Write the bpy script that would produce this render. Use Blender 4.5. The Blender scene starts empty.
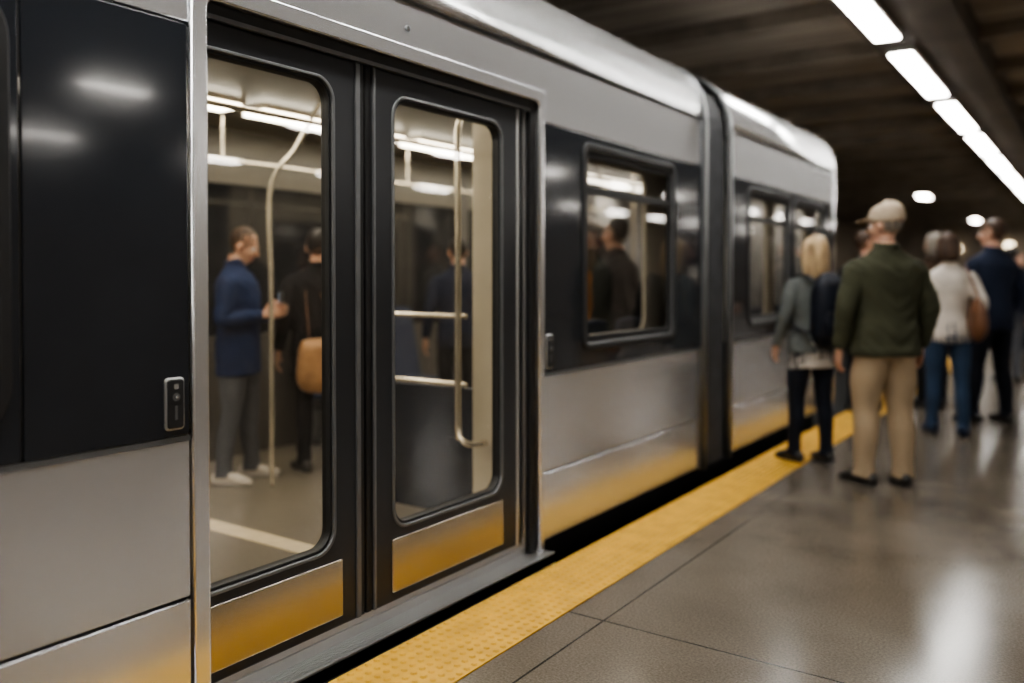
import bpy, math, bmesh, random
import numpy as np
from mathutils import Vector, Matrix, noise, kdtree
random.seed(3)
V=Vector
scene=bpy.context.scene
COL=scene.collection

# ------------------------------------------------------------ materials
def new_mat(name):
    m=bpy.data.materials.new(name); m.use_nodes=True
    nt=m.node_tree; b=nt.nodes['Principled BSDF']
    return m,nt,b
def mat(name,c,rough=.5,metal=0,ns=8,na=.15,bump=0,bs=None,coat=0,stretch=(1,1,1),rvar=0,spec=None,detail=4):
    m,nt,b=new_mat(name)
    b.inputs['Roughness'].default_value=rough; b.inputs['Metallic'].default_value=metal
    if coat: b.inputs['Coat Weight'].default_value=coat; b.inputs['Coat Roughness'].default_value=.04
    if spec is not None: b.inputs['Specular IOR Level'].default_value=spec
    tc=nt.nodes.new('ShaderNodeTexCoord'); mp=nt.nodes.new('ShaderNodeMapping'); mp.inputs['Scale'].default_value=stretch
    nt.links.new(tc.outputs['Object'],mp.inputs[0])
    n=nt.nodes.new('ShaderNodeTexNoise'); n.inputs['Scale'].default_value=ns; n.inputs['Detail'].default_value=detail
    nt.links.new(mp.outputs[0],n.inputs['Vector'])
    r=nt.nodes.new('ShaderNodeValToRGB')
    r.color_ramp.elements[0].position=.3; r.color_ramp.elements[1].position=.7
    r.color_ramp.elements[0].color=(*[max(0,x*(1-na)) for x in c],1)
    r.color_ramp.elements[1].color=(*[min(1,x*(1+na)) for x in c],1)
    nt.links.new(n.outputs['Fac'],r.inputs[0]); nt.links.new(r.outputs[0],b.inputs['Base Color'])
    if rvar:
        mr=nt.nodes.new('ShaderNodeMapRange'); mr.inputs[1].default_value=.15; mr.inputs[2].default_value=.85
        mr.inputs[3].default_value=rough-rvar; mr.inputs[4].default_value=rough+rvar
        nt.links.new(n.outputs['Fac'],mr.inputs[0]); nt.links.new(mr.outputs[0],b.inputs['Roughness'])
    if bump:
        n2=nt.nodes.new('ShaderNodeTexNoise'); n2.inputs['Scale'].default_value=bs or ns*4; n2.inputs['Detail'].default_value=3
        nt.links.new(mp.outputs[0],n2.inputs['Vector'])
        bp=nt.nodes.new('ShaderNodeBump'); bp.inputs['Strength'].default_value=bump; bp.inputs['Distance'].default_value=.01
        nt.links.new(n2.outputs['Fac'],bp.inputs['Height']); nt.links.new(bp.outputs[0],b.inputs['Normal'])
    return m
def emis(name,c,s):
    m,nt,b=new_mat(name)
    b.inputs['Base Color'].default_value=(*c,1); b.inputs['Emission Color'].default_value=(*c,1); b.inputs['Emission Strength'].default_value=s
    return m
def glass(name,tint,ior=1.5,rough=.01):
    m=bpy.data.materials.new(name); m.use_nodes=True; nt=m.node_tree; nt.nodes.clear()
    o=nt.nodes.new('ShaderNodeOutputMaterial'); mx=nt.nodes.new('ShaderNodeMixShader')
    t=nt.nodes.new('ShaderNodeBsdfTransparent'); t.inputs[0].default_value=(*tint,1)
    g=nt.nodes.new('ShaderNodeBsdfGlossy'); g.inputs['Roughness'].default_value=rough
    lw=nt.nodes.new('ShaderNodeFresnel'); lw.inputs['IOR'].default_value=ior
    nt.links.new(lw.outputs[0],mx.inputs[0]); nt.links.new(t.outputs[0],mx.inputs[1]); nt.links.new(g.outputs[0],mx.inputs[2])
    nt.links.new(mx.outputs[0],o.inputs[0]); return m

ALU=mat('brushed_aluminium',(.71,.715,.73),.255,.88,ns=1.6,na=.025,stretch=(1,.3,1),detail=1)
ALUD=mat('dull_aluminium',(.56,.56,.56),.32,.8,ns=2,na=.03,detail=1)
KICK=mat('steel_reflection_tint',(.42,.38,.31),.24,.92,ns=3,na=.06,stretch=(1,.4,1),detail=1)  # warm tint in the base colour adds to the yellow strip's reflection
BLK=mat('dark_gloss_panel',(.022,.025,.031),.11,0,ns=3,na=.1,coat=.2)
FRM=mat('charcoal_frame',(.030,.032,.036),.28,.2,ns=3,na=.08)
RUB=mat('black_rubber',(.012,.012,.013),.5,ns=20,na=.2)
GRY=mat('grey_trim',(.16,.165,.17),.35,.5,ns=10,na=.1)
BEL=mat('bellows_rubber',(.06,.062,.068),.5,ns=8,na=.2)
GL=glass('door_glass',(.78,.78,.75),2.1)
GLW=glass('tinted_window_glass',(.44,.44,.44),2.3)
CREAM=mat('cream_lining',(.66,.60,.48),.4,ns=4,na=.06)
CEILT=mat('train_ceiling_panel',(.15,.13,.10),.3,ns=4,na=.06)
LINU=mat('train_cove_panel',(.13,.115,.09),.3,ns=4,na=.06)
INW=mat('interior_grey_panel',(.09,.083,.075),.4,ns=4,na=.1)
SCR=mat('dark_blue_screen',(.018,.024,.038),.25,ns=4,na=.1)
INF=mat('train_floor_vinyl',(.18,.155,.12),.34,ns=60,na=.10)
TAN=mat('floor_marking_tan',(.62,.52,.37),.5,ns=20,na=.1)
POLE=mat('handrail_steel',(.82,.75,.62),.22,.75,ns=8,na=.03)
BLUE=mat('seat_fabric_blue',(.025,.035,.07),.8,ns=60,na=.3,bump=.2)
DARK=mat('dark_void',(.01,.01,.01),.9)
DOOR2=mat('dark_door_window',(.014,.016,.020),.08,ns=3,coat=.8)
YEL=mat('tactile_yellow',(.60,.345,.042),.6,ns=9,na=.14,bump=.08,bs=160)
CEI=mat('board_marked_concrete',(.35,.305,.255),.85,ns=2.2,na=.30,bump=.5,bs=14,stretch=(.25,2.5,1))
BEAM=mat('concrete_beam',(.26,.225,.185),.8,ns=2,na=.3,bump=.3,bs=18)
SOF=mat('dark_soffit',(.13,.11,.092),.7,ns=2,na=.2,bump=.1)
WALL=mat('station_wall',(.24,.20,.16),.6,ns=1.5,na=.3,bump=.1)
LT=emis('luminaire_diffuser',(1,.98,.93),22)
LT2=emis('round_luminaire',(1,.95,.88),30)
LTI=emis('train_light_diffuser',(1,.91,.76),9)
SPOT=emis('signal_lamp',(1,.85,.6),5)
HOUS=mat('light_housing',(.3,.29,.27),.5)

def floor_mat():
    m,nt,b=new_mat('polished_concrete_floor')
    N=nt.nodes.new; L=nt.links.new
    tc=N('ShaderNodeTexCoord'); sp=N('ShaderNodeSeparateXYZ'); L(tc.outputs['Object'],sp.inputs[0])
    def line(sock,off,s,w):
        a=N('ShaderNodeMath'); a.operation='SUBTRACT'; L(sock,a.inputs[0]); a.inputs[1].default_value=off
        wr=N('ShaderNodeMath'); wr.operation='WRAP'; L(a.outputs[0],wr.inputs[0]); wr.inputs[1].default_value=s/2; wr.inputs[2].default_value=-s/2
        ab=N('ShaderNodeMath'); ab.operation='ABSOLUTE'; L(wr.outputs[0],ab.inputs[0])
        lt=N('ShaderNodeMath'); lt.operation='LESS_THAN'; L(ab.outputs[0],lt.inputs[0]); lt.inputs[1].default_value=w
        return lt.outputs[0]
    l1=line(sp.outputs[0],-1.56,3.0,.0045); l2=line(sp.outputs[1],2.875,3.0,.0045)
    mx=N('ShaderNodeMath'); mx.operation='MAXIMUM'; L(l1,mx.inputs[0]); L(l2,mx.inputs[1])
    n1=N('ShaderNodeTexNoise'); n1.inputs['Scale'].default_value=1.7; n1.inputs['Detail'].default_value=3; n1.inputs['Roughness'].default_value=.5; L(tc.outputs['Object'],n1.inputs['Vector'])
    n2=N('ShaderNodeTexNoise'); n2.inputs['Scale'].default_value=110; n2.inputs['Detail'].default_value=4; n2.inputs['Roughness'].default_value=.65; L(tc.outputs['Object'],n2.inputs['Vector'])
    r1=N('ShaderNodeValToRGB'); e=r1.color_ramp.elements; e[0].position=.2; e[0].color=(.118,.098,.076,1); e[1].position=.8; e[1].color=(.180,.153,.122,1)
    L(n1.outputs['Fac'],r1.inputs[0])
    r2=N('ShaderNodeValToRGB'); e=r2.color_ramp.elements; e[0].position=.35; e[0].color=(.70,.69,.68,1); e[1].position=.68; e[1].color=(1.24,1.24,1.24,1)
    L(n2.outputs['Fac'],r2.inputs[0])
    mu=N('ShaderNodeMix'); mu.data_type='RGBA'; mu.blend_type='MULTIPLY'; mu.inputs[0].default_value=1; L(r1.outputs[0],mu.inputs[6]); L(r2.outputs[0],mu.inputs[7])
    m2=N('ShaderNodeMix'); m2.data_type='RGBA'; L(mx.outputs[0],m2.inputs[0]); L(mu.outputs[2],m2.inputs[6]); m2.inputs[7].default_value=(.035,.029,.023,1)
    L(m2.outputs[2],b.inputs['Base Color'])
    mr=N('ShaderNodeMapRange'); mr.inputs[1].default_value=.2; mr.inputs[2].default_value=.8; mr.inputs[3].default_value=.17; mr.inputs[4].default_value=.25
    L(n1.outputs['Fac'],mr.inputs[0]); L(mr.outputs[0],b.inputs['Roughness'])
    b.inputs['Specular IOR Level'].default_value=.7
    return m
FLOOR=floor_mat()

# ------------------------------------------------------------ helpers
def link(o,parent=None):
    COL.objects.link(o)
    if parent: o.parent=parent
    return o
def empty(name):
    o=bpy.data.objects.new(name,None); COL.objects.link(o); return o
def mesh_obj(name,verts,faces,mats,parent=None,midx=None,smooth=False):
    me=bpy.data.meshes.new(name); me.from_pydata([tuple(v) for v in verts],[],faces)
    for m in (mats if isinstance(mats,(list,tuple)) else [mats]): me.materials.append(m)
    if midx is not None: me.polygons.foreach_set('material_index',midx)
    if smooth: me.polygons.foreach_set('use_smooth',[True]*len(me.polygons))
    me.update()
    return link(bpy.data.objects.new(name,me),parent)
def box(name,x0,x1,y0,y1,z0,z1,m,parent=None,bevel=0):
    vs=[(x,y,z) for x in (x0,x1) for y in (y0,y1) for z in (z0,z1)]
    fs=[(0,1,3,2),(4,6,7,5),(0,4,5,1),(2,3,7,6),(0,2,6,4),(1,5,7,3)]
    o=mesh_obj(name,vs,fs,m,parent)
    if bevel:
        b=o.modifiers.new('b','BEVEL'); b.width=bevel; b.segments=3
    return o
def rr(y0,y1,z0,z1,r,n=8):
    if r<=0: return [(y0,z0),(y1,z0),(y1,z1),(y0,z1)]
    p=[]
    for cx,cy,a0 in ((y1-r,z0+r,-90),(y1-r,z1-r,0),(y0+r,z1-r,90),(y0+r,z0+r,180)):
        for i in range(n+1):
            a=math.radians(a0+90*i/n); p.append((cx+r*math.cos(a),cy+r*math.sin(a)))
    return p
ROT=Matrix(((0,0,1,0),(1,0,0,0),(0,1,0,0),(0,0,0,1)))
def plate(name,loops,xc,th,m,parent=None,bevel=.003):
    cu=bpy.data.curves.new(name,'CURVE'); cu.dimensions='2D'; cu.fill_mode='BOTH'
    for lp in loops:
        s=cu.splines.new('POLY'); s.points.add(len(lp)-1)
        for i,(a,b) in enumerate(lp): s.points[i].co=(a,b,0,1)
        s.use_cyclic_u=True
    cu.extrude=max(th/2-bevel,.0005); cu.bevel_depth=bevel; cu.bevel_resolution=1; cu.offset=-bevel
    o=bpy.data.objects.new('tmp',cu); COL.objects.link(o); o.matrix_world=ROT
    bpy.context.view_layer.update(); dg=bpy.context.evaluated_depsgraph_get()
    me=bpy.data.meshes.new_from_object(o.evaluated_get(dg)); me.transform(Matrix.Translation((xc,0,0))@ROT)
    bpy.data.objects.remove(o); me.materials.clear(); me.materials.append(m); me.name=name
    return link(bpy.data.objects.new(name,me),parent)
def cat(pts,t):
    n=len(pts)-1; i=min(int(t),n-1); f=t-i
    p0=pts[max(i-1,0)];p1=pts[i];p2=pts[i+1];p3=pts[min(i+2,n)]
    return .5*((2*p1)+(p2-p0)*f+(2*p0-5*p1+4*p2-p3)*f*f+(3*p1-p0-3*p2+p3)*f**3)
def tube(points,radii,side=(1,0,0),seg=20,step=.015,rnd=False,sq=1.0):
    P=[np.array(p,float) for p in points]
    R=[np.array(r if isinstance(r,(tuple,list)) else (r,r),float) for r in radii]
    S=np.array(side,float); rings=[]
    C=[];RR=[]
    for i in range(len(P)-1):
        k=max(2,int(np.linalg.norm(P[i+1]-P[i])/step))
        for j in range(k):
            C.append(cat(P,i+j/k)); RR.append(np.maximum(cat(R,i+j/k),.002))
    C.append(P[-1]); RR.append(R[-1])
    if rnd:
        for end in (0,1):
            c=C[0] if end==0 else C[-1]; r=RR[0] if end==0 else RR[-1]
            d=(C[0]-C[1]) if end==0 else (C[-1]-C[-2]); d=d/np.linalg.norm(d)
            ex=[(c+d*min(r)*math.sin(a),r*math.cos(a)) for a in (.45,.9,1.3)]
            if end==0:
                C=[e[0] for e in reversed(ex)]+C; RR=[e[1] for e in reversed(ex)]+RR
            else:
                C=C+[e[0] for e in ex]; RR=RR+[e[1] for e in ex]
    vs=[];n=len(C)
    for i in range(n):
        T=C[min(i+1,n-1)]-C[max(i-1,0)]; T/=np.linalg.norm(T)+1e-9
        A=S-T*S.dot(T)
        if np.linalg.norm(A)<.05: A=np.array((0,1,0.))-T*T[1]
        A/=np.linalg.norm(A); B=np.cross(T,A)
        for k in range(seg):
            a=2*math.pi*k/seg; ca,sa=math.cos(a),math.sin(a)
            if sq!=1: ca=math.copysign(abs(ca)**sq,ca); sa=math.copysign(abs(sa)**sq,sa)
            vs.append(C[i]+A*RR[i][0]*ca+B*RR[i][1]*sa)
    fs=[]
    for i in range(n-1):
        for k in range(seg):
            a=i*seg+k;b=i*seg+(k+1)%seg
            fs.append((a,b,b+seg,a+seg))
    fs.append(tuple(reversed(range(seg)))); fs.append(tuple((n-1)*seg+k for k in range(seg)))
    return vs,fs
def ell(c,r,nu=20,nv=14,rot=None):
    vs=[];fs=[];c=np.array(c,float)
    M=np.array(rot) if rot is not None else np.eye(3)
    vs.append(c+M@np.array((0,0,-r[2])))
    for j in range(1,nv):
        t=-math.pi/2+math.pi*j/nv
        for i in range(nu):
            a=2*math.pi*i/nu
            vs.append(c+M@np.array((r[0]*math.cos(t)*math.cos(a),r[1]*math.cos(t)*math.sin(a),r[2]*math.sin(t))))
    vs.append(c+M@np.array((0,0,r[2])))
    for i in range(nu): fs.append((0,1+(i+1)%nu,1+i))
    for j in range(nv-2):
        for i in range(nu):
            a=1+j*nu+i;b=1+j*nu+(i+1)%nu; fs.append((a,b,b+nu,a+nu))
    L=len(vs)-1;o=1+(nv-2)*nu
    for i in range(nu): fs.append((o+i,o+(i+1)%nu,L))
    return vs,fs
def merge(parts):
    vs=[];fs=[];mi=[]
    for (v,f),m in parts:
        o=len(vs); vs+=list(v); fs+=[tuple(i+o for i in q) for q in f]; mi+=[m]*len(f)
    return vs,fs,mi
def boxg(x0,x1,y0,y1,z0,z1):
    return [(x,y,z) for x in (x0,x1) for y in (y0,y1) for z in (z0,z1)],[(0,1,3,2),(4,6,7,5),(0,4,5,1),(2,3,7,6),(0,2,6,4),(1,5,7,3)]
def pipe(name,pts,r,m,parent=None):
    v,f=tube(pts,[r]*len(pts),side=(.37,.61,.2),seg=14,step=.03)
    return mesh_obj(name,v,f,m,parent,smooth=True)

# ------------------------------------------------------------ station shell
box('floor',-2.05,12,-10,42,-1.1,0,FLOOR)
box('track_bed',-8.99,-2.06,-9.99,41.99,-1.3,-1.1,DARK)
box('ceiling',-9,12,-10,42,3.78,4.0,CEI)
box('wall_left',-9.3,-9,-10,42,-1.3,4.0,WALL)
box('wall_right',12,12.3,-10,42,-1.3,4.0,WALL)
box('wall_back',-9.3,12.3,-10.3,-10,-1.3,4.0,WALL)
box('wall_far',-9.3,12.3,42,42.3,-1.3,4.0,WALL)
parts=[]
y=-9.2
while y<41:
    parts.append((boxg(-8.99,-1.80,y,y+.22,3.64,3.779),0)); parts.append((boxg(-.98,11.99,y,y+.22,3.64,3.779),0)); y+=1.55
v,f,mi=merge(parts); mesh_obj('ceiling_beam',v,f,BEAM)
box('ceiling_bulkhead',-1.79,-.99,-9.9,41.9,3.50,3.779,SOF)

parts=[(boxg(-2.05,-1.715,-6,41,0.0005,.006),0)]
vs=[];fs=[]
for iy in range(int((15-.9)/.042)):
    for ix in range(8):
        cx=-2.05+.021+ix*.0418; cy=.9+iy*.042
        o=len(vs)
        for rr_,zz in ((.0135,.006),(.0085,.0125)):
            for k in range(8):
                a=k*math.pi/4; vs.append((cx+rr_*math.cos(a),cy+rr_*math.sin(a),zz))
        for k in range(8): fs.append((o+k,o+(k+1)%8,o+8+(k+1)%8,o+8+k))
        fs.append(tuple(o+8+k for k in range(8)))
parts.append(((vs,fs),0))
v,f,mi=merge(parts); mesh_obj('tactile_paving_strip',v,f,YEL)

def lumrow(name,x,ys,z,w,l,m,along='y'):
    parts=[]
    for y in ys:
        parts.append((boxg(x-w/2-.02,x+w/2+.02,y-.02,y+l+.02,z+.012,z+.06),0))
        parts.append((boxg(x-w/2,x+w/2,y,y+l,z,z+.02),1))
    v,f,mi=merge(parts); return mesh_obj(name,v,f,[HOUS,m],midx=mi)
lumrow('ceiling_light',-1.58,[8.76-2.85*k for k in range(1,7)]+[8.76+2.85*k for k in range(0,11)],3.44,.20,2.26,LT)
lumrow('ceiling_light',5.2,[-7.6+3.2*k for k in range(15)],3.54,.20,.8,LT2)
lumrow('ceiling_light',9.2,[-6.6+3.2*k for k in range(15)],3.54,.22,1.1,LT2)
lumrow('ceiling_light',-6.6,[-7+4*k for k in range(5)],3.54,.2,1.1,LT2)
lumrow('ceiling_light',-4.0,[14,25.2,37],3.54,.25,.9,LT2)
for i,(x,z) in enumerate([(-5.2,2.6),(-3.2,2.7),(-2.0,2.3),(2.4,2.6)]):
    v,f=ell((x,41.9,z),(.16,.06,.12)); mesh_obj('wall_lamp',v,f,SPOT,smooth=True)

# ------------------------------------------------------------ train
T=empty('subway_train')
X=-2.18; Y0=-2.6; G0=5.36; G1=5.87; Y2=8.75
DO0,DO1=1.560,3.370
for n,(a,b) in enumerate(((Y0,1.500),(3.414,G0),(G1+.01,Y2))):
    plate('skirt_panel_%d'%n,[rr(a,b,.06,.380,.004,2)],X-.01,.02,ALU,T,.004)
    plate('lower_panel_%d'%n,[rr(a,b,.390,.850,.004,2)],X-.01,.02,ALU,T,.004)
    box('backing_%d'%n,X-.05,X-.021,a,b,.04,.86,DARK,T)
    box('belt_line_%d'%n,X-.012,X+.003,a,b,.848,.862,GRY,T)
def windowset(tag,y0,y1,z0,z1,r,transom=True):
    plate('window_rim_'+tag,[rr(y0,y1,z0,z1,r),rr(y0+.03,y1-.03,z0+.03,z1-.03,r-.02)],X+.002,.02,RUB,T,.004)
    plate('window_bead_'+tag,[rr(y0+.03,y1-.03,z0+.03,z1-.03,r-.02),rr(y0+.040,y1-.040,z0+.040,z1-.040,r-.03)],X-.004,.016,GRY,T,.002)
    plate('window_inner_'+tag,[rr(y0+.040,y1-.040,z0+.040,z1-.040,r-.03),rr(y0+.075,y1-.075,z0+.075,z1-.075,r-.045)],X-.016,.02,RUB,T,.002)
    v=[(X-.018,y0+.04,z0+.04),(X-.018,y1-.04,z0+.04),(X-.018,y1-.04,z1-.04),(X-.018,y0+.04,z1-.04)]
    mesh_obj('window_glass_'+tag,v,[(0,1,2,3)],GLW,T)
    if transom:
        box('transom_'+tag,X-.025,X-.004,y0+.07,y1-.07,1.755,1.795,RUB,T,.003)
plate('belt_panel_a',[rr(1.034,1.497,.864,2.055,.01)],X-.008,.02,BLK,T,.003)
plate('belt_panel_b',[rr(Y0,1.028,.864,2.055,.01),rr(-1.2,.985,.93,2.03,.13)],X-.008,.02,BLK,T,.003)
windowset('b',-1.22,1.005,.925,2.035,.14,False)
plate('belt_panel_c',[rr(3.416,G0,.864,2.055,.01),rr(3.80,4.91,.97,2.0,.07)],X-.008,.02,BLK,T,.003)
windowset('c',3.775,4.935,.945,2.020,.07)
plate('belt_panel_d',[rr(G1+.01,Y2,.864,2.055,.01),rr(6.28,7.28,.97,2.0,.07),rr(7.44,8.42,.97,2.0,.07)],X-.008,.02,BLK,T,.003)
windowset('d',6.265,7.295,.955,2.015,.09); windowset('e',7.425,8.435,.955,2.015,.09)
plate('cantrail_front',[[(Y0,2.062),(1.504,2.062),(1.504,2.15),(DO1+.04,2.15),(DO1+.04,2.062),(G0,2.062),(G0,2.37),(Y0,2.37)]],X-.01,.02,ALU,T,.004)
plate('cantrail_rear',[rr(G1+.01,Y2,2.062,2.37,.004,2)],X-.01,.02,ALU,T,.004)
prof=[(X-.006,2.378),(X-.012,2.45),(X-.035,2.54),(X-.085,2.63),(X-.17,2.71),(X-.29,2.775),(X-.50,2.83),(-3.0,2.87),(-3.64,2.89)]
full=prof+[(-7.28-a,b) for a,b in reversed(prof[:-1])]+[(-5.10,2.0),(-5.10,.9),(-5.10,.06)]
def shell(name,pr,ys,m,parent,insets=None,smooth=True,mf=None):
    vs=[];fs=[];n=len(pr)
    for k,yy in enumerate(ys):
        ins=insets[k] if insets else 0
        for (a,b) in pr:
            ca,cb=-3.64,1.4
            vs.append((a+(ca-a)*ins,yy,b+(cb-b)*ins*.8))
    for k in range(len(ys)-1):
        for i in range(n-1):
            a=k*n+i; fs.append((a,a+n,a+n+1,a+1))
    return mesh_obj(name,vs,fs,m,parent,smooth=smooth)
for nm,a,b in (('roof_shell_front',Y0,G0),('roof_shell_rear',G1,Y2)):
    o=shell(nm,full,[a,a+(b-a)*.5,b],ALU,T); s=o.modifiers.new('s','SOLIDIFY'); s.thickness=.02; s.offset=1
for a,b in ((Y0,G0-.1),(G1+.1,Y2-.3)):
    box('roof_rail',-2.74,-2.62,a,b,2.815,2.90,RUB,T,.02)
    box('roof_pod',-4.5,-2.9,a+.4,b-.4,2.86,3.05,GRY,T,.05)
box('gutter_front',X-.004,X+.004,Y0,G0,2.369,2.377,GRY,T)
box('gutter_rear',X-.004,X+.004,G1,Y2,2.369,2.377,GRY,T)
side=[(X,.06),(X,.5),(X,.86),(X,.861),(X,1.4),(X,2.054),(X,2.055),(X,2.30)]+full
ys=[Y2,8.88,9.0,9.1,9.17,9.21,9.22]; ins=[0,.008,.03,.075,.15,.28,.999]
o=shell('nose_shell',side,ys,[ALU,BLK],T,ins)
for p in o.data.polygons:
    z=p.center.z
    if .80<z<2.1 and (p.center.y<9.18): p.material_index=1 if .86<=z<=2.06 else 0
pr=[(X-.03,.02),(X-.03,1.0),(X-.03,2.2)]+[(a-.03,b-.02) for a,b in prof]+[(-3.64,2.85)]
ys=[];ins=[]
k=10
for i in range(k*2+1):
    ys.append(G0-.01+(G1-G0+.03)*i/(k*2)); ins.append(.0 if i%2 else .022)
o=shell('gangway_bellows',pr+[(-7.28-a,b) for a,b in reversed(pr[:-1])],ys,BEL,T,ins,smooth=False)
for nm,a,b in (('gangway_collar_front',G0,G0+.05),('gangway_collar_rear',G1-.05,G1+.01)):
    o=shell(nm,[(X-.004,.04),(X-.004,1.2),(X-.004,2.3)]+full,[a,b],GRY,T,smooth=True); s=o.modifiers.new('s','SOLIDIFY'); s.thickness=.03; s.offset=1
box('underframe',-4.9,-2.36,Y0,Y2,-.75,.03,DARK,T)
for y in (-1.5,.5,4.2,5.0,6.6,8.0):
    v,f=tube([(-2.62,y,-.68),(-2.50,y,-.68)],[.42,.42],side=(0,1,0),seg=32); mesh_obj('wheel',v,f,GRY,T)

def U(o0,o1,ot,i0,i1,it,zb,r):
    p=[(o0,zb),(i0,zb)]
    for i in range(9):
        a=math.radians(180-90*i/8); p.append((i0+r+r*math.cos(a),it-r+r*math.sin(a)))
    for i in range(9):
        a=math.radians(90-90*i/8); p.append((i1-r+r*math.cos(a),it-r+r*math.sin(a)))
    p+=[(i1,zb),(o1,zb),(o1,ot),(o0,ot)]
    return p
plate('door_portal',[U(1.504,3.412,2.205,DO0,DO1,2.145,-.0,.03)],X-.004,.032,ALU,T,.006)
box('jamb_near',-2.34,-2.20,DO0-.03,DO0-.004,.02,2.15,ALUD,T)
box('jamb_far_outer',-2.222,-2.196,DO1-.045,DO1+.01,.02,2.15,RUB,T,.004)
box('jamb_far_strip',-2.235,-2.222,DO1-.058,DO1+.02,.02,2.15,ALUD,T,.003)
box('jamb_far_inner',-2.36,-2.275,DO1-.085,DO1+.01,.02,2.15,GRY,T,.006)
box('door_lintel',-2.30,-2.198,DO0,DO1,2.112,2.15,RUB,T)
box('lintel_trim',-2.215,-2.197,DO0,DO1,2.098,2.112,GRY,T)
XD=-2.245
def leaf(tag,y0,y1,g0,g1):
    plate('door_leaf_'+tag,[rr(y0,y1,.075,2.108,.01),rr(g0,g1,.36,2.01,.075)],XD,.046,FRM,T,.005)
    plate('leaf_bead_'+tag,[rr(g0-.012,g1+.012,.348,2.022,.085),rr(g0,g1,.36,2.01,.075)],XD+.006,.046,GRY,T,.003)
    plate('leaf_gasket_'+tag,[rr(g0,g1,.36,2.01,.075),rr(g0+.012,g1-.012,.372,1.998,.065)],XD,.040,RUB,T,.003)
    mesh_obj('door_glass_'+tag,[(XD,g0,.36),(XD,g1,.36),(XD,g1,2.01),(XD,g0,2.01)],[(0,1,2,3)],GL,T)
    plate('kick_plate_'+tag,[rr(y0+.03 if tag=='l' else y0+.100,y1-.095 if tag=='l' else y1-.155,.112,.318,.008)],XD+.026,.012,KICK,T,.004)
leaf('l',1.27,2.236,1.40,2.10)
leaf('r',2.300,3.290,2.417,3.125)
box('meeting_rubber_l',XD-.02,XD+.02,2.236,2.262,.075,2.108,RUB,T,.006)
box('meeting_rubber_r',XD-.02,XD+.02,2.27,2.300,.075,2.108,RUB,T,.006)
box('leaf_edge_l',XD+.018,XD+.031,2.212,2.234,.078,2.105,GRY,T,.004)
box('leaf_edge_r',XD+.018,XD+.031,2.302,2.314,.078,2.105,GRY,T,.004)
box('leaf_edge_r2',XD+.018,XD+.029,3.245,3.262,.078,2.105,ALUD,T,.004)
parts=[(boxg(-2.40,-2.118,1.45,3.42,-.03,.012),0)]
for i in range(7):
    x=-2.215+i*.0135; parts.append((boxg(x,x+.006,1.45,3.42,.012,.018),0))
parts.append((boxg(-2.232,-2.222,1.45,3.42,.012,.05),0)); parts.append((boxg(-2.128,-2.118,1.45,3.42,-.05,.02),0))
v,f,mi=merge(parts); mesh_obj('door_sill',v,f,ALUD,T)
box('sill_riser',-2.30,-2.232,1.45,3.42,.012,.075,ALUD,T,.004)
box('sill_fascia',-2.21,-2.14,1.45,3.42,-.25,-.03,DARK,T)
def button(tag,y0,y1,z0,z1):
    plate('button_rim_'+tag,[rr(y0,y1,z0,z1,.012)],X+.004,.012,ALUD,T,.003)
    plate('button_face_'+tag,[rr(y0+.005,y1-.005,z0+.005,z1-.005,.009)],X+.009,.012,RUB,T,.003)
    yc=(y0+y1)/2
    v,f=tube([(X+.012,yc,z0+.095),(X+.018,yc,z0+.095)],[.012,.011],side=(0,1,0),seg=20); mesh_obj('button_'+tag,v,f,GRY,T)
    v,f=tube([(X+.012,yc,z0+.095),(X+.020,yc,z0+.095)],[.005,.004],side=(0,1,0),seg=16); mesh_obj('button_led_'+tag,v,f,ALU,T)
    box('button_icon_'+tag,X+.012,X+.016,yc-.007,yc+.007,z1-.032,z1-.018,ALU,T)
    box('button_slot_'+tag,X+.012,X+.016,yc-.004,yc+.004,z0+.03,z0+.07,GRY,T)
button('a',1.415,1.476,.885,1.035)
button('b',3.43,3.49,.885,1.05)
v,f=tube([(X+.0,2.45,2.27),(X+.006,2.45,2.27)],[.012,.010],side=(0,1,0),seg=16); mesh_obj('portal_bolt',v,f,GRY,T)
# interior
XI=-2.37; XF=-5.02
box('train_floor',XF,-2.30,Y0,Y2,.03,.06,INF,T)
box('floor_marking',-2.62,-2.50,1.5,3.4,.06,.063,TAN,T)
box('floor_marking_far',XF+.02,-2.62,2.62,2.74,.06,.063,TAN,T)
plate('inner_lining_front',[rr(Y0,G0+.1,.06,2.36,0),rr(1.5,3.40,.061,2.12,.03),rr(-1.1,.95,1.0,1.95,.08),rr(3.82,4.89,1.0,1.97,.08)],XI,.03,CREAM,T,.004)
plate('inner_lining_rear',[rr(G1-.1,Y2,.06,2.36,0),rr(6.3,7.26,1.0,1.97,.08),rr(7.46,8.4,1.0,1.97,.08)],XI,.03,CREAM,T,.004)
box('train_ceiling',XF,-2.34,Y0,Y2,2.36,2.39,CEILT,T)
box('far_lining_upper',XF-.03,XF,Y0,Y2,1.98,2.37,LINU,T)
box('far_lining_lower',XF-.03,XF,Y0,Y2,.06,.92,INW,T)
box('far_window_band',XF-.03,XF-.01,Y0,Y2,.92,1.98,DOOR2,T)
for i,y in enumerate((Y0,-.8,.5,1.55,3.45,4.9,6.4,8.0)):
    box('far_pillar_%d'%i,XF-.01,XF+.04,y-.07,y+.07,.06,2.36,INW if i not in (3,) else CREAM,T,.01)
for i,(a,b) in enumerate(((1.66,2.46),(2.50,3.34))):
    plate('far_door_%d'%i,[rr(a,b,.06,2.1,.01),rr(a+.12,b-.12,.5,1.9,.07)],XF+.01,.03,FRM,T,.004)
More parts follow.
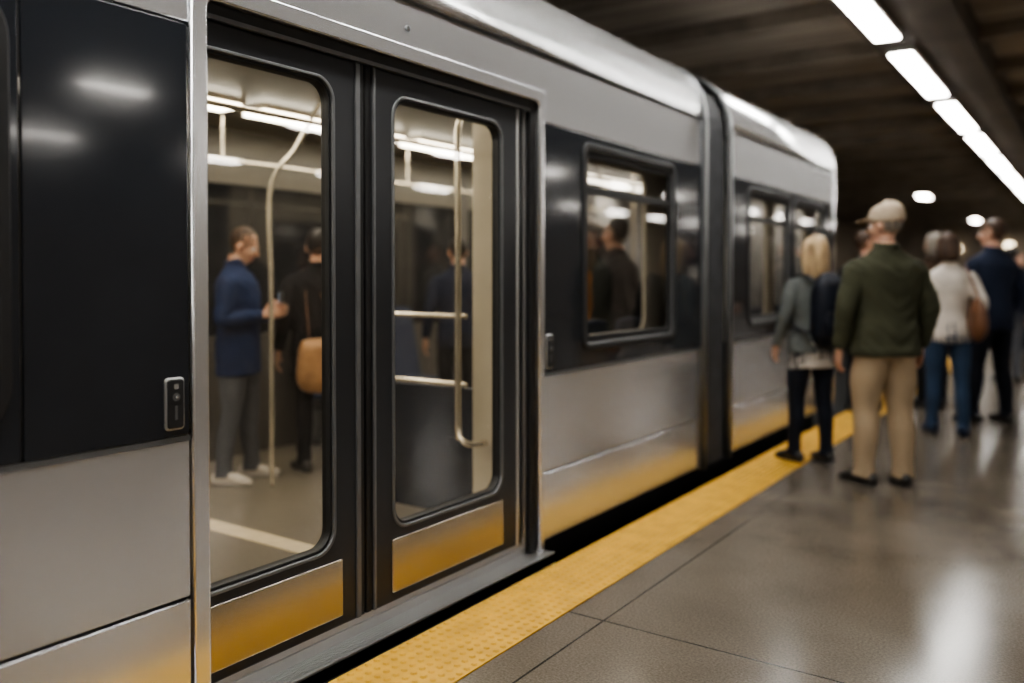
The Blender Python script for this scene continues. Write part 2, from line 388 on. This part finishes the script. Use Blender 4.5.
for i,x in enumerate((-3.15,-4.25)):
    parts=[]
    y=-2.3
    while y<8.2:
        parts.append((boxg(x-.12,x+.12,y-.02,y+1.27,2.335,2.36),0)); parts.append((boxg(x-.10,x+.10,y,y+1.25,2.315,2.337),1)); y+=1.42
    v,f,mi=merge(parts); mesh_obj('train_light_%d'%i,v,f,[POLE,LTI],T,midx=mi)
box('draught_screen',-2.60,-2.39,3.405,3.44,.06,2.355,CREAM,T,.008)
box('draught_screen_low',-3.3,-2.60,3.41,3.435,.10,.76,SCR,T,.008)
pipe('handrail_hook',[(-2.57,3.30,2.12),(-2.60,3.29,2.06),(-2.60,3.29,1.3),(-2.60,3.29,.60),(-2.585,3.295,.53),(-2.55,3.31,.50),(-2.50,3.39,.50)],.016,POLE,T)
pipe('rail_upper',[(-2.58,3.33,1.13),(-3.0,3.33,1.13),(-3.5,3.33,1.13)],.013,POLE,T)
pipe('rail_lower',[(-2.58,3.33,.79),(-3.0,3.33,.79),(-3.5,3.33,.79)],.013,POLE,T)
pipe('rail_post',[(-3.5,3.33,.06),(-3.5,3.33,1.2),(-3.5,3.33,2.36)],.014,POLE,T)
pipe('pole_vestibule',[(-4.10,3.38,.06),(-4.10,3.38,1.2),(-4.10,3.38,1.86),(-3.95,3.45,2.1),(-3.8,3.5,2.36)],.0135,POLE,T)
pipe('pole_b',[(-3.6,5.1,.06),(-3.6,5.1,1.2),(-3.6,5.1,2.36)],.014,POLE,T)
pipe('pole_c',[(-3.6,7.2,.06),(-3.6,7.2,1.2),(-3.6,7.2,2.36)],.014,POLE,T)
pipe('ceiling_rail',[(-3.05,-2,2.05),(-3.05,2,2.05),(-3.05,5,2.05),(-3.05,8.3,2.05)],.012,POLE,T)
pipe('ceiling_rail_far',[(-4.45,-2,2.05),(-4.45,2,2.05),(-4.45,5,2.05),(-4.45,8.3,2.05)],.012,POLE,T)
for y in (0,1.6,3.3,5,6.8,8.2):
    for x in (-3.05,-4.45): pipe('rail_hanger',[(x,y,2.05),(x,y,2.2),(x,y,2.36)],.009,POLE,T)
def seat(tag,x,y,d):
    P=[]
    v,f=tube([(x-d*.0,y,.46),(x-d*.2,y,.455),(x-d*.42,y,.47)],[(.21,.035),(.22,.03),(.20,.035)],side=(0,1,0),seg=20,rnd=True,sq=.6); P.append(((v,f),0))
    v,f=tube([(x-d*.03,y,.48),(x+d*.03,y,.75),(x+d*.055,y,1.05)],[(.20,.03),(.21,.028),(.17,.028)],side=(0,1,0),seg=20,rnd=True,sq=.6); P.append(((v,f),0))
    P.append((boxg(*(sorted((x+d*.06,x-d*.25))),y-.03,y+.03,.32,.43),1)); P.append((boxg(*(sorted((x-d*.02,x+d*.04))),y-.03,y+.03,.06,.43),1))
    v,f,mi=merge(P); mesh_obj('seat_'+tag,v,f,[BLUE,GRY],T,midx=mi,smooth=True)
i=0
for y in (3.85,4.33,4.81,6.2,6.7,7.2,7.7):
    seat('near_%d'%i,-2.48,y,1); seat('far_%d'%i,-4.88,y+.6,-1); i+=1
for y in (-1.5,-1.0,-.5,0,.5): seat('rear_%d'%i,-4.88,y,-1); i+=1

# ------------------------------------------------------------ people
def cloth(n,c,ns=9,na=.10,rough=.9,bump=.15): return mat(n,c,rough,ns=ns,na=na,bump=bump,bs=260,spec=.2,detail=2)
def hairm(n,c): return mat(n,c,.55,ns=40,na=.4,bump=.6,bs=90,stretch=(1,1,.18))
SKIN=mat('skin',(.50,.29,.20),.5,ns=20,na=.10); SKIN.node_tree.nodes['Principled BSDF'].inputs['Subsurface Weight'].default_value=.08
EYEW=mat('eye_white',(.75,.73,.70),.2); IRIS=mat('eye_iris',(.05,.03,.02),.15); LIP=mat('lips',(.42,.17,.14),.45)
LEA=mat('black_leather',(.015,.013,.012),.4,ns=20,na=.3)
SOLE=mat('shoe_sole',(.03,.028,.026),.7); WSOLE=mat('white_sole',(.45,.43,.4),.6)

def remesh(prims,voxel,smooth=3,fac=.5):
    vs,fs,mi=merge([(p[0],0) for p in prims])
    me=bpy.data.meshes.new('t'); me.from_pydata([tuple(v) for v in vs],[],fs); me.update()
    o=bpy.data.objects.new('t',me); COL.objects.link(o)
    bm=bmesh.new(); bm.from_mesh(me); bmesh.ops.recalc_face_normals(bm,faces=bm.faces); bm.to_mesh(me); bm.free()
    m=o.modifiers.new('r','REMESH'); m.mode='VOXEL'; m.voxel_size=voxel; m.adaptivity=0
    s=o.modifiers.new('s','SMOOTH'); s.factor=fac; s.iterations=smooth
    bpy.context.view_layer.update(); dg=bpy.context.evaluated_depsgraph_get()
    out=bpy.data.meshes.new_from_object(o.evaluated_get(dg)); bpy.data.objects.remove(o)
    kd=kdtree.KDTree(sum(len(p[0][0]) for p in prims)); reg=[]
    k=0
    for p in prims:
        for v in p[0][0]: kd.insert(V(v),k); reg.append(p[1]); k+=1
    kd.balance()
    V_=[v.co.copy() for v in out.vertices]; N_=[v.normal.copy() for v in out.vertices]
    vreg=[reg[kd.find(c)[1]] for c in V_]
    F=[tuple(p.vertices) for p in out.polygons]
    FR=[]
    for p in F:
        rs=[vreg[i] for i in p]; FR.append(max(rs,key=rs.count))
    bpy.data.meshes.remove(out)
    return V_,N_,F,FR,vreg

def hand(wr,d,t,n,curl,thumb=.5,sc=1.0):
    wr,d,t,n=[np.array(a,float) for a in (wr,d,t,n)]
    d/=np.linalg.norm(d); t=t-d*t.dot(d); t/=np.linalg.norm(t); n2=np.cross(d,t); 
    if n2.dot(n)<0: n2=-n2
    n=n2; P=[]
    P.append((tube([wr-d*.09*sc,wr,wr+d*.04*sc,wr+d*.085*sc],[(.030*sc,.024*sc),(.027*sc,.019*sc),(.038*sc,.017*sc),(.040*sc,.013*sc)],side=t,seg=18,step=.008,rnd=True),'skin'))
    lens=[.072,.082,.076,.060]
    for i,L in enumerate(lens):
        off=(.030-.020*i)*sc
        b=wr+d*(.078-(.006 if i in (0,3) else 0))*sc+t*off
        pts=[b]; ang=0; cur=b
        dd=d+t*(.06-.04*i); dd/=np.linalg.norm(dd)
        for j,(sl,w) in enumerate(((.45,.35),(.32,.8),(.23,.55))):
            ang+=curl*w
            cur=cur+(dd*math.cos(ang)+n*math.sin(ang))*L*sl*1.05*sc; pts.append(cur)
        P.append((tube(pts,[.0093*sc,.0088*sc,.0080*sc,.0068*sc],side=t,seg=10,step=.007,rnd=True),'skin'))
    b=wr+d*.02*sc+t*.022*sc
    v1=d*.62+t*.62+n*.35*thumb*2; v1/=np.linalg.norm(v1); v2=d*.85+t*.25+n*.6*thumb*2; v2/=np.linalg.norm(v2)
    P.append((tube([b,b+v1*.040*sc,b+v1*.040*sc+v2*.032*sc,b+v1*.040*sc+v2*.056*sc],[.015*sc,.0115*sc,.0098*sc,.008*sc],side=n,seg=10,step=.007,rnd=True),'skin'))
    return P

def person(name,loc,heading,H,sp,voxel=.0085):
    g=sp.get
    fem=g('fem',False); sw=.88 if fem else 1.0; hw=1.0 if fem else .97; bw=g('bulk',1.0)
    body=[]
    yaw,pit=math.radians(g('hyaw',0)),math.radians(g('hpit',0))
    RM=np.array((Matrix.Rotation(yaw,3,'Z')@Matrix.Rotation(-pit,3,'X')))
    piv=np.array((0,.0,1.50))
    def hv(p): return piv+RM@(np.array(p,float)-piv)
    def hell(c,r,reg,**k): body.append((ell(hv(c),r,rot=RM,**k),reg))
    def htube(pts,rad,reg,side=(1,0,0),**k): body.append((tube([hv(p) for p in pts],rad,side=RM@np.array(side,float),**k),reg))
    hell((0,-.012,1.652),(.074,.092,.094),'skin'); hell((0,.018,1.612),(.063,.070,.086),'skin'); hell((0,.036,1.556),(.043,.048,.036),'skin')
    hell((.036,.05,1.60),(.026,.03,.026),'skin'); hell((-.036,.05,1.60),(.026,.03,.026),'skin')
    htube([(-.035,.078,1.652),(0,.084,1.654),(.035,.078,1.652)],[.010,.011,.010],'skin',side=(0,0,1))
    htube([(0,.083,1.640),(0,.100,1.618),(0,.106,1.602)],[(.009,.010),(.011,.012),(.015,.012)],'skin',rnd=True)
    hell((0,.079,1.571),(.022,.011,.006),'lip'); hell((0,.077,1.562),(.019,.011,.006),'lip')
    for s in (-1,1): hell((s*.080,-.006,1.618),(.012,.020,.032),'skin')
    body.append((tube([(0,-.015,1.40),(0,-.012,1.47),(0,-.002,1.56)],[(.066,.066),(.056,.058),(.055,.060)]),'skin'))
    hs=g('hair_style','short')
    if g('cap'):
        hell((0,-.045,1.635),(.077,.062,.055),'hair')
        htube([(0,-.020,1.660),(0,-.020,1.685),(0,-.020,1.715),(0,-.020,1.745),(0,-.018,1.768),(0,-.015,1.782)],[(.090,.105),(.093,.108),(.092,.106),(.084,.096),(.064,.072),(.030,.035)],'cap',step=.008)
        htube([(0,.065,1.684),(0,.11,1.680),(0,.155,1.668),(0,.175,1.662)],[(.076,.007),(.077,.007),(.062,.007),(.038,.006)],'cap')
        hell((0,-.015,1.788),(.011,.011,.008),'cap')
    else:
        hell((0,-.026,1.672),(.082,.092,.092),'hair')
        if hs=='short' : hell((0,-.046,1.645),(.072,.060,.075),'hair')
        else: hell((0,-.052,1.63),(.076,.062,.085),'hair')
        if hs=='long':
            htube([(0,-.03,1.70),(0,-.062,1.62),(0,-.075,1.53),(0,-.085,1.455),(0,-.088,1.41)],[(.085,.075),(.096,.062),(.102,.050),(.098,.036),(.075,.02)],'hair')
            for s in (-1,1): htube([(s*.062,.01,1.71),(s*.083,.012,1.63),(s*.085,.0,1.53),(s*.088,-.02,1.45)],[(.03,.03),(.026,.034),(.028,.035),(.02,.025)],'hair')
        if hs=='bob':
            htube([(0,-.03,1.70),(0,-.055,1.62),(0,-.062,1.545),(0,-.06,1.51)],[(.086,.08),(.093,.066),(.092,.058),(.075,.04)],'hair')
    hem=g('hem',.80)
    rings=[(.80,.182,.128,0),(.88,.184,.130,0),(.97,.178,.126,.0),(1.07,.170,.120,.005),(1.18,.180,.124,.005),(1.29,.196,.126,.0),(1.37,.198,.116,-.008),(1.425,.165,.094,-.012),(1.462,.110,.074,-.014),(1.49,.072,.066,-.010)]
    if fem: rings=[(.80,.182,.130,0),(.88,.184,.130,-.005),(.97,.172,.118,.0),(1.07,.150,.106,.003),(1.18,.160,.116,.01),(1.27,.172,.126,.012),(1.36,.172,.108,-.004),(1.42,.145,.086,-.012),(1.455,.095,.068,-.014),(1.485,.066,.060,-.010)]
    rings=[(z,rx*(bw if z<1.4 else 1+(bw-1)*.4),ry*(bw if z<1.4 else 1+(bw-1)*.4),yo) for z,rx,ry,yo in rings]
    if hem>.80:
        k=[r for r in rings if r[0]>hem+.02]; k=[(hem,rings[1][1]*.99,rings[1][2]*.98,0)]+k; rings=k
    elif hem<.80: rings=[(hem,rings[0][1]*1.03,rings[0][2]*1.02,0)]+rings
    body.append((tube([(0,r[3],r[0]) for r in rings],[(r[1],r[2]) for r in rings],seg=32,sq=.88),'top'))
    if g('inner'):
        ih=g('inner'); body.append((tube([(0,0,ih),(0,0,hem+.08)],[(.172*bw,.128*bw),(.165*bw,.120*bw)],seg=28),'inner'))
    if g('collar',True):
        body.append((tube([(0,-.012,1.455),(0,-.014,1.49),(0,-.018,1.525)],[(.086,.080),(.078,.076),(.074,.074)],seg=24),'top'))
    if g('waistband'):
        body.append((tube([(0,0,hem-.005),(0,0,hem+.045)],[(.188*bw,.134*bw),(.190*bw,.136*bw)],seg=28,sq=.88),'top'))
    body.append((tube([(0,-.004,.80),(0,-.008,.88),(0,-.002,.98)],[(.160*hw,.115),(.168*hw,.122),(.150*hw,.105)],seg=28),'pants'))
    lw=g('legw',1.0)
    legs=g('legs',{})
    for s,k in ((-1,'L'),(1,'R')):
        an=legs.get(k,(s*.105,0.0)); kn=legs.get('k'+k,((s*.095+an[0])/2,an[1]/2+.015,.49)); toe=legs.get('t'+k,s*8)
        az=0
        hip=(s*.088,-.005,.86)
        mid=tuple((np.array(hip)+np.array(kn))/2+np.array((s*.006,.004,0)))
        cal=tuple((np.array(kn)*.62+np.array((an[0],an[1],.09+az))*.38)+np.array((0,-.012,0)))
        body.append((tube([hip,mid,kn,cal,(an[0],an[1],.16+az),(an[0],an[1]+.002,.055+az)],[(.092,.105),(.083*lw,.090*lw),(.064*lw,.067*lw),(.062*lw,.066*lw),(.051*lw,.056*lw),(.055*lw,.062*lw)],seg=22),'pants'))
        a=math.radians(-toe); fd=np.array((math.sin(-a),math.cos(a),0)); A=np.array((an[0],an[1],az))
        body.append((tube([A-fd*.065+V((0,0,.040)),A-fd*.03+V((0,0,.048)),A+fd*.05+V((0,0,.046)),A+fd*.12+V((0,0,.034)),A+fd*.175+V((0,0,.028))],[(.034,.040),(.040,.047),(.043,.044),(.047,.032),(.038,.024)],side=(fd[1],-fd[0],0),seg=20,rnd=True),'shoe'))
        body.append((tube([A-fd*.075+V((0,0,.010)),A+fd*.0+V((0,0,.010)),A+fd*.12+V((0,0,.010)),A+fd*.19+V((0,0,.010))],[(.036,.011),(.040,.011),(.050,.011),(.036,.011)],side=(fd[1],-fd[0],0),seg=20,rnd=True),'sole'))
    arms=g('arms',{}); aw=g('armw',1.0)*bw**.5; hands=[]
    for s,k in ((-1,'L'),(1,'R')):
        sh=(s*.160*sw,-.008,1.392); 
        e,w,t,n,c=arms.get(k,((s*.232*sw+s*.02,-.03,1.12),(s*.25*sw+s*.025,.035,.885),(0,1,0),(-s,0,0),.55))
        e=np.array(e,float);w=np.array(w,float)
        out=np.array((s*.195*sw,-.006,1.345)); m1=(out+e)/2
        body.append((tube([sh,out,m1,e,(e+w)/2,w],[(.050,.055),(.062*aw,.064*aw),(.056*aw,.058*aw),(.049*aw,.051*aw),(.045*aw,.046*aw),(.037*aw,.038*aw)],side=(0,1,0),seg=20,rnd=False),'top'))
        d=w-e; d/=np.linalg.norm(d); d=np.array(arms.get('d'+k,d),float)
        hands+=hand(w+ (d*.012),d,t,n,c,sc=.94 if fem else 1.03)
    V1,N1,F1,R1,vr=remesh(body,voxel)
    sd=random.random()*50
    amp={'top':g('fold',.009),'pants':g('pfold',.006),'hair':.005,'inner':.003}
    out=[]
    for c,nn,r in zip(V1,N1,vr):
        a=amp.get(r,0)
        if a:
            if r=='top': q=V((c.x*7+c.z*4+sd,c.y*7,c.z*10-abs(c.x)*8))
            elif r=='pants': q=V((c.x*7+sd,c.y*7,c.z*7+c.x*9))
            else: q=V((c.x*45+sd,c.y*45,c.z*8))
            h=(1-2*abs(noise.noise(q)))*.6+noise.noise(q*2.1)*.25
            c=c+nn*a*(h-.3)
        if c.z<.0: c=V((c.x,c.y,0))
        out.append(c)
    V2,N2,F2,R2,_=remesh(hands,.0032,2)
    allv=list(out); faces=list(F1); regs=list(R1)
    o=len(allv); allv+=V2; faces+=[tuple(i+o for i in f) for f in F2]; regs+=R2
    for s in (-1,1):
        for c,r,reg in (((s*.031,.0745,1.636),(.0125,.0125,.0105),'eyew'),((s*.031,.0835,1.636),(.0052,.0052,.0052),'iris')):
            v,f=ell(hv(c),r,12,8,rot=RM); o=len(allv); allv+=[V(x) for x in v]; faces+=[tuple(i+o for i in q) for q in f]; regs+=[reg]*len(f)
        v,f=tube([hv((s*.016,.087,1.656)),hv((s*.032,.087,1.660)),hv((s*.048,.078,1.655))],[.003,.0035,.002],seg=8); o=len(allv); allv+=[V(x) for x in v]; faces+=[tuple(i+o for i in q) for q in f]; regs+=['hair']*len(f)
    order=['skin','hair','top','pants','shoe','sole','lip','eyew','iris','cap','inner']
    mats=[g('skin',SKIN),g('hair'),g('top'),g('pants'),g('shoe',LEA),g('sole',SOLE),LIP,EYEW,IRIS,g('capm',CREAM),g('innerm',CREAM)]
    ob=mesh_obj(name,allv,faces,mats,None,[order.index(r) for r in regs],smooth=True)
    k=H/1.78 
    ob.location=loc; ob.rotation_euler=(0,0,math.radians(heading)); ob.scale=(k,k,k)
    return ob
def attach(name,parts,mats,ob):
    v,f,mi=merge(parts); o=mesh_obj(name,v,f,mats,None,mi,smooth=True)
    o.location=ob.location; o.rotation_euler=ob.rotation_euler; o.scale=ob.scale; return o

OLIVE=cloth('olive_jacket',(.058,.060,.038)); KHAKI=cloth('khaki_chinos',(.37,.28,.185),na=.04); CAPM=cloth('beige_cap',(.50,.41,.31),na=.04)
GREYJ=cloth('grey_green_jacket',(.13,.14,.135)); NAVY=cloth('navy_cloth',(.018,.024,.045)); DNAVY=cloth('dark_trousers',(.014,.016,.024))
WHITE=cloth('white_knit',(.60,.55,.49)); JEAN=cloth('blue_jeans',(.035,.060,.11)); BLKC=cloth('black_coat',(.014,.014,.016)); BLUEJ=cloth('blue_jacket',(.018,.032,.085))
ORG=cloth('rust_sweater',(.30,.13,.04)); GRYP=cloth('grey_trousers',(.10,.105,.12)); BRNJ=cloth('brown_coat',(.07,.045,.03))
H_BL=hairm('blonde_hair',(.48,.34,.19)); H_BR=hairm('brown_hair',(.05,.026,.014)); H_DK=hairm('dark_hair',(.012,.009,.008)); H_GR=hairm('grey_hair',(.20,.17,.14))
BAG=mat('tan_leather',(.40,.22,.10),.5,ns=10,na=.25,bump=.1); BPK=cloth('backpack_nylon',(.012,.014,.022),rough=.6); BPK2=cloth('backpack_webbing',(.03,.03,.035),rough=.6)
BRB=mat('brown_leather_bag',(.13,.055,.025),.5,ns=10,na=.25,bump=.1)

man=person('man_in_cap',(-1.128,5.80,0),42,1.80,dict(top=OLIVE,pants=KHAKI,hair=H_GR,cap=True,capm=CAPM,hem=.825,waistband=True,bulk=1.20,armw=1.14,legw=1.24,hyaw=38,hpit=2,fold=.012,pfold=.007,
   legs={'L':(-.115,.02),'R':(.115,-.03),'tL':-16,'tR':14},
   arms={'L':((-.275,-.035,1.13),(-.28,.03,.87),(0,1,0),(1,0,0),.6),'R':((.275,-.045,1.13),(.27,.03,.87),(0,1,0),(-1,0,0),.6)}))
wom=person('woman_with_backpack',(-1.68,6.17,.012),50,1.63,dict(fem=True,top=GREYJ,pants=DNAVY,hair=H_BL,hair_style='long',inner=.74,innerm=WHITE,hem=.86,bulk=1.06,hyaw=24,hpit=-2,legw=.95,pfold=.004,
   legs={'L':(-.11,.06),'R':(.10,-.05)},
   arms={'L':((-.235,.0,1.13),(-.24,.10,.91),(0,1,.2),(1,.2,0),.6),'R':((.235,-.02,1.13),(.235,.10,.92),(0,.8,.4),(-1,0,0),.6)}))
P=[(tube([(0,-.215,.97),(0,-.225,1.02),(0,-.235,1.18),(0,-.225,1.34),(0,-.20,1.42)],[(.13,.075),(.150,.095),(.150,.10),(.135,.085),(.09,.05)],seg=28,sq=.7,rnd=True),0),
   (tube([(0,-.315,1.00),(0,-.325,1.08),(0,-.318,1.17)],[(.10,.03),(.115,.035),(.10,.025)],seg=24,sq=.6,rnd=True),0),
   (tube([(-.13,-.25,1.36),(-.06,-.292,1.385),(.06,-.292,1.385),(.13,-.25,1.36)],[.006]*4,seg=8),1),
   (tube([(-.10,-.345,1.165),(0,-.352,1.17),(.10,-.345,1.165)],[.005]*3,seg=8),1),
   (tube([(-.03,-.20,1.44),(0,-.20,1.475),(.03,-.20,1.44)],[.008]*3,seg=8),1)]
for s in (-1,1):
    P.append((tube([(s*.085,-.17,1.40),(s*.11,-.10,1.442),(s*.12,-.01,1.452),(s*.125,.09,1.38),(s*.132,.128,1.25),(s*.15,.10,1.12),(s*.175,.0,1.06),(s*.14,-.16,1.02)],[(.026,.008)]*8,side=(1,0,0),seg=12),1))
attach('backpack',P,[BPK,BPK2],wom)
w2=person('woman_in_white_top',(-1.05,7.98,0),20,1.72,dict(fem=True,top=WHITE,pants=JEAN,hair=H_BR,hair_style='bob',hem=.84,collar=False,bulk=1.03,hyaw=-20,shoe=NAVY,fold=.006,
   legs={'L':(-.11,.05),'R':(.11,-.07)},
   arms={'L':((-.24,-.03,1.13),(-.22,.10,.93),(0,1,0),(1,0,0),.6),'R':((.255,-.06,1.15),(.235,.10,.98),(0,.6,.8),(-1,0,0),.9)}))
P=[(tube([(.18,-.16,.88),(.19,-.17,.95),(.19,-.17,1.09),(.18,-.16,1.17)],[(.05,.14),(.075,.175),(.06,.16),(.02,.12)],side=(1,0,0),seg=24,rnd=True),0),
   (tube([(.18,-.28,1.13),(.16,-.20,1.27),(.125,-.09,1.43),(.12,-.01,1.455),(.13,.07,1.40),(.17,.06,1.25),(.19,-.04,1.14)],[(.012,.006)]*7,seg=10),1)]
attach('shoulder_bag',P,[BRB,BRB],w2)
m2=person('man_in_navy_jacket',(-.815,8.86,0),50,1.88,dict(top=NAVY,pants=DNAVY,hair=H_BR,hem=.80,bulk=1.06,hyaw=25,
   legs={'L':(-.12,.06),'R':(.12,-.05)},
   arms={'L':((-.265,-.02,1.13),(-.22,.17,.97),(0,.3,1),(1,0,0),.9),'R':((.265,-.05,1.13),(.26,.08,.90),(0,1,0),(-1,0,0),.6)}))
m3=person('man_in_dark_coat',(-1.88,8.80,.012),20,1.79,dict(top=BLKC,pants=DNAVY,hair=H_BR,hem=.62,bulk=1.05,hyaw=-70),.010)
w3=person('woman_in_brown_coat',(-1.40,9.55,0),40,1.80,dict(fem=True,top=BRNJ,pants=BLKC,hair=H_GR,hair_style='bob',hem=.60),.010)
m4=person('distant_commuter',(-1.15,17.2,0),190,1.78,dict(top=BLKC,pants=DNAVY,hair=H_DK,hem=.7),.011)
w4=person('distant_commuter',(-.2,16.5,0),150,1.70,dict(fem=True,top=GREYJ,pants=JEAN,hair=H_BR,hair_style='bob'),.011)
m5=person('distant_commuter',(-.95,12.6,0),30,1.75,dict(top=NAVY,pants=GRYP,hair=H_DK),.011)
m6=person('distant_commuter',(-1.75,13.6,.012),210,1.80,dict(top=BRNJ,pants=BLKC,hair=H_DK,hem=.65),.011)
m7=person('distant_commuter',(-1.0,20.5,0),170,1.80,dict(top=GREYJ,pants=BLKC,hair=H_DK,hem=.7),.011)
zt=.06
p1=person('passenger_with_phone',(-4.40,3.37,zt),-56,1.60,dict(top=BLUEJ,pants=GRYP,hair=H_BR,hem=.74,bulk=1.08,hpit=22,shoe=WHITE,sole=WSOLE,skin=SKIN,
   legs={'L':(-.12,.05),'R':(.12,-.06)},
   arms={'L':((-.24,-.02,1.12),(-.09,.19,1.14),(.5,.2,.8),(.3,0,1),.9),'R':((.25,-.02,1.12),(.11,.20,1.15),(-.4,.2,.9),(-.3,0,1),.9),'dL':(.55,.8,.25),'dR':(-.45,.85,.25)}))
P=[(boxg(-.036,.036,.295,.305,1.17,1.31),0),(boxg(-.033,.033,.293,.296,1.175,1.305),1)]
attach('smartphone',P,[RUB,emis('phone_screen',(.6,.75,1),1.0)],p1)
p2=person('passenger_in_dark_coat',(-4.22,3.86,zt),62,1.60,dict(top=BLKC,pants=BLKC,hair=H_DK,hem=.7,bulk=1.08,hyaw=-20,
   arms={'R':((.26,-.02,1.12),(.24,.12,.92),(0,1,.3),(-1,0,0),1.2)}))
P=[(tube([(-.03,-.24,.64),(-.03,-.24,.70),(-.03,-.24,.90),(-.03,-.23,.96)],[(.16,.05),(.18,.07),(.165,.06),(.14,.02)],side=(1,0,0),seg=24,rnd=True,sq=.6),0),
   (tube([(-.12,-.23,.96),(-.12,-.17,1.15),(-.11,-.06,1.43),(-.10,.02,1.45),(-.04,-.10,1.35),(.05,-.20,1.12),(.08,-.23,.96)],[.006]*7,seg=10),1)]
attach('tote_bag',P,[BAG,BRB],p2)
p3=person('standing_passenger',(-2.95,5.6,zt),150,1.72,dict(top=BLKC,pants=BLKC,hair=H_DK,bulk=1.15,hyaw=-60),.010)
p4=person('standing_passenger',(-3.6,6.25,zt),100,1.66,dict(fem=True,top=ORG,pants=JEAN,hair=H_BR,hair_style='long'),.010)
p5=person('standing_passenger',(-3.0,6.7,zt),60,1.70,dict(top=NAVY,pants=BLKC,hair=H_BR),.010)
p6=person('standing_passenger',(-3.3,8.1,zt),200,1.70,dict(top=GREYJ,pants=BLKC,hair=H_DK),.010)
p7=person('standing_passenger',(-4.15,5.25,zt),50,1.60,dict(top=NAVY,pants=BLKC,hair=H_DK),.010)

# ------------------------------------------------------------ camera / world
cam=bpy.data.cameras.new('camera'); co=bpy.data.objects.new('camera',cam); COL.objects.link(co)
cam.sensor_width=36; cam.lens=850/1024*36
th=math.atan2(588,850)
co.location=(0,0,1.32); co.rotation_euler=(math.radians(90-1.0),0,th)
cam.shift_y=-48.7/1024
cam.clip_start=.05
cam.dof.use_dof=True; cam.dof.focus_distance=2.8; cam.dof.aperture_fstop=.8
scene.camera=co
w=bpy.data.worlds.new('world'); scene.world=w; w.use_nodes=True
w.node_tree.nodes['Background'].inputs[0].default_value=(.05,.045,.04,1)
scene.view_settings.view_transform='AgX'
scene.view_settings.look='AgX - Medium High Contrast'
scene.view_settings.exposure=.98
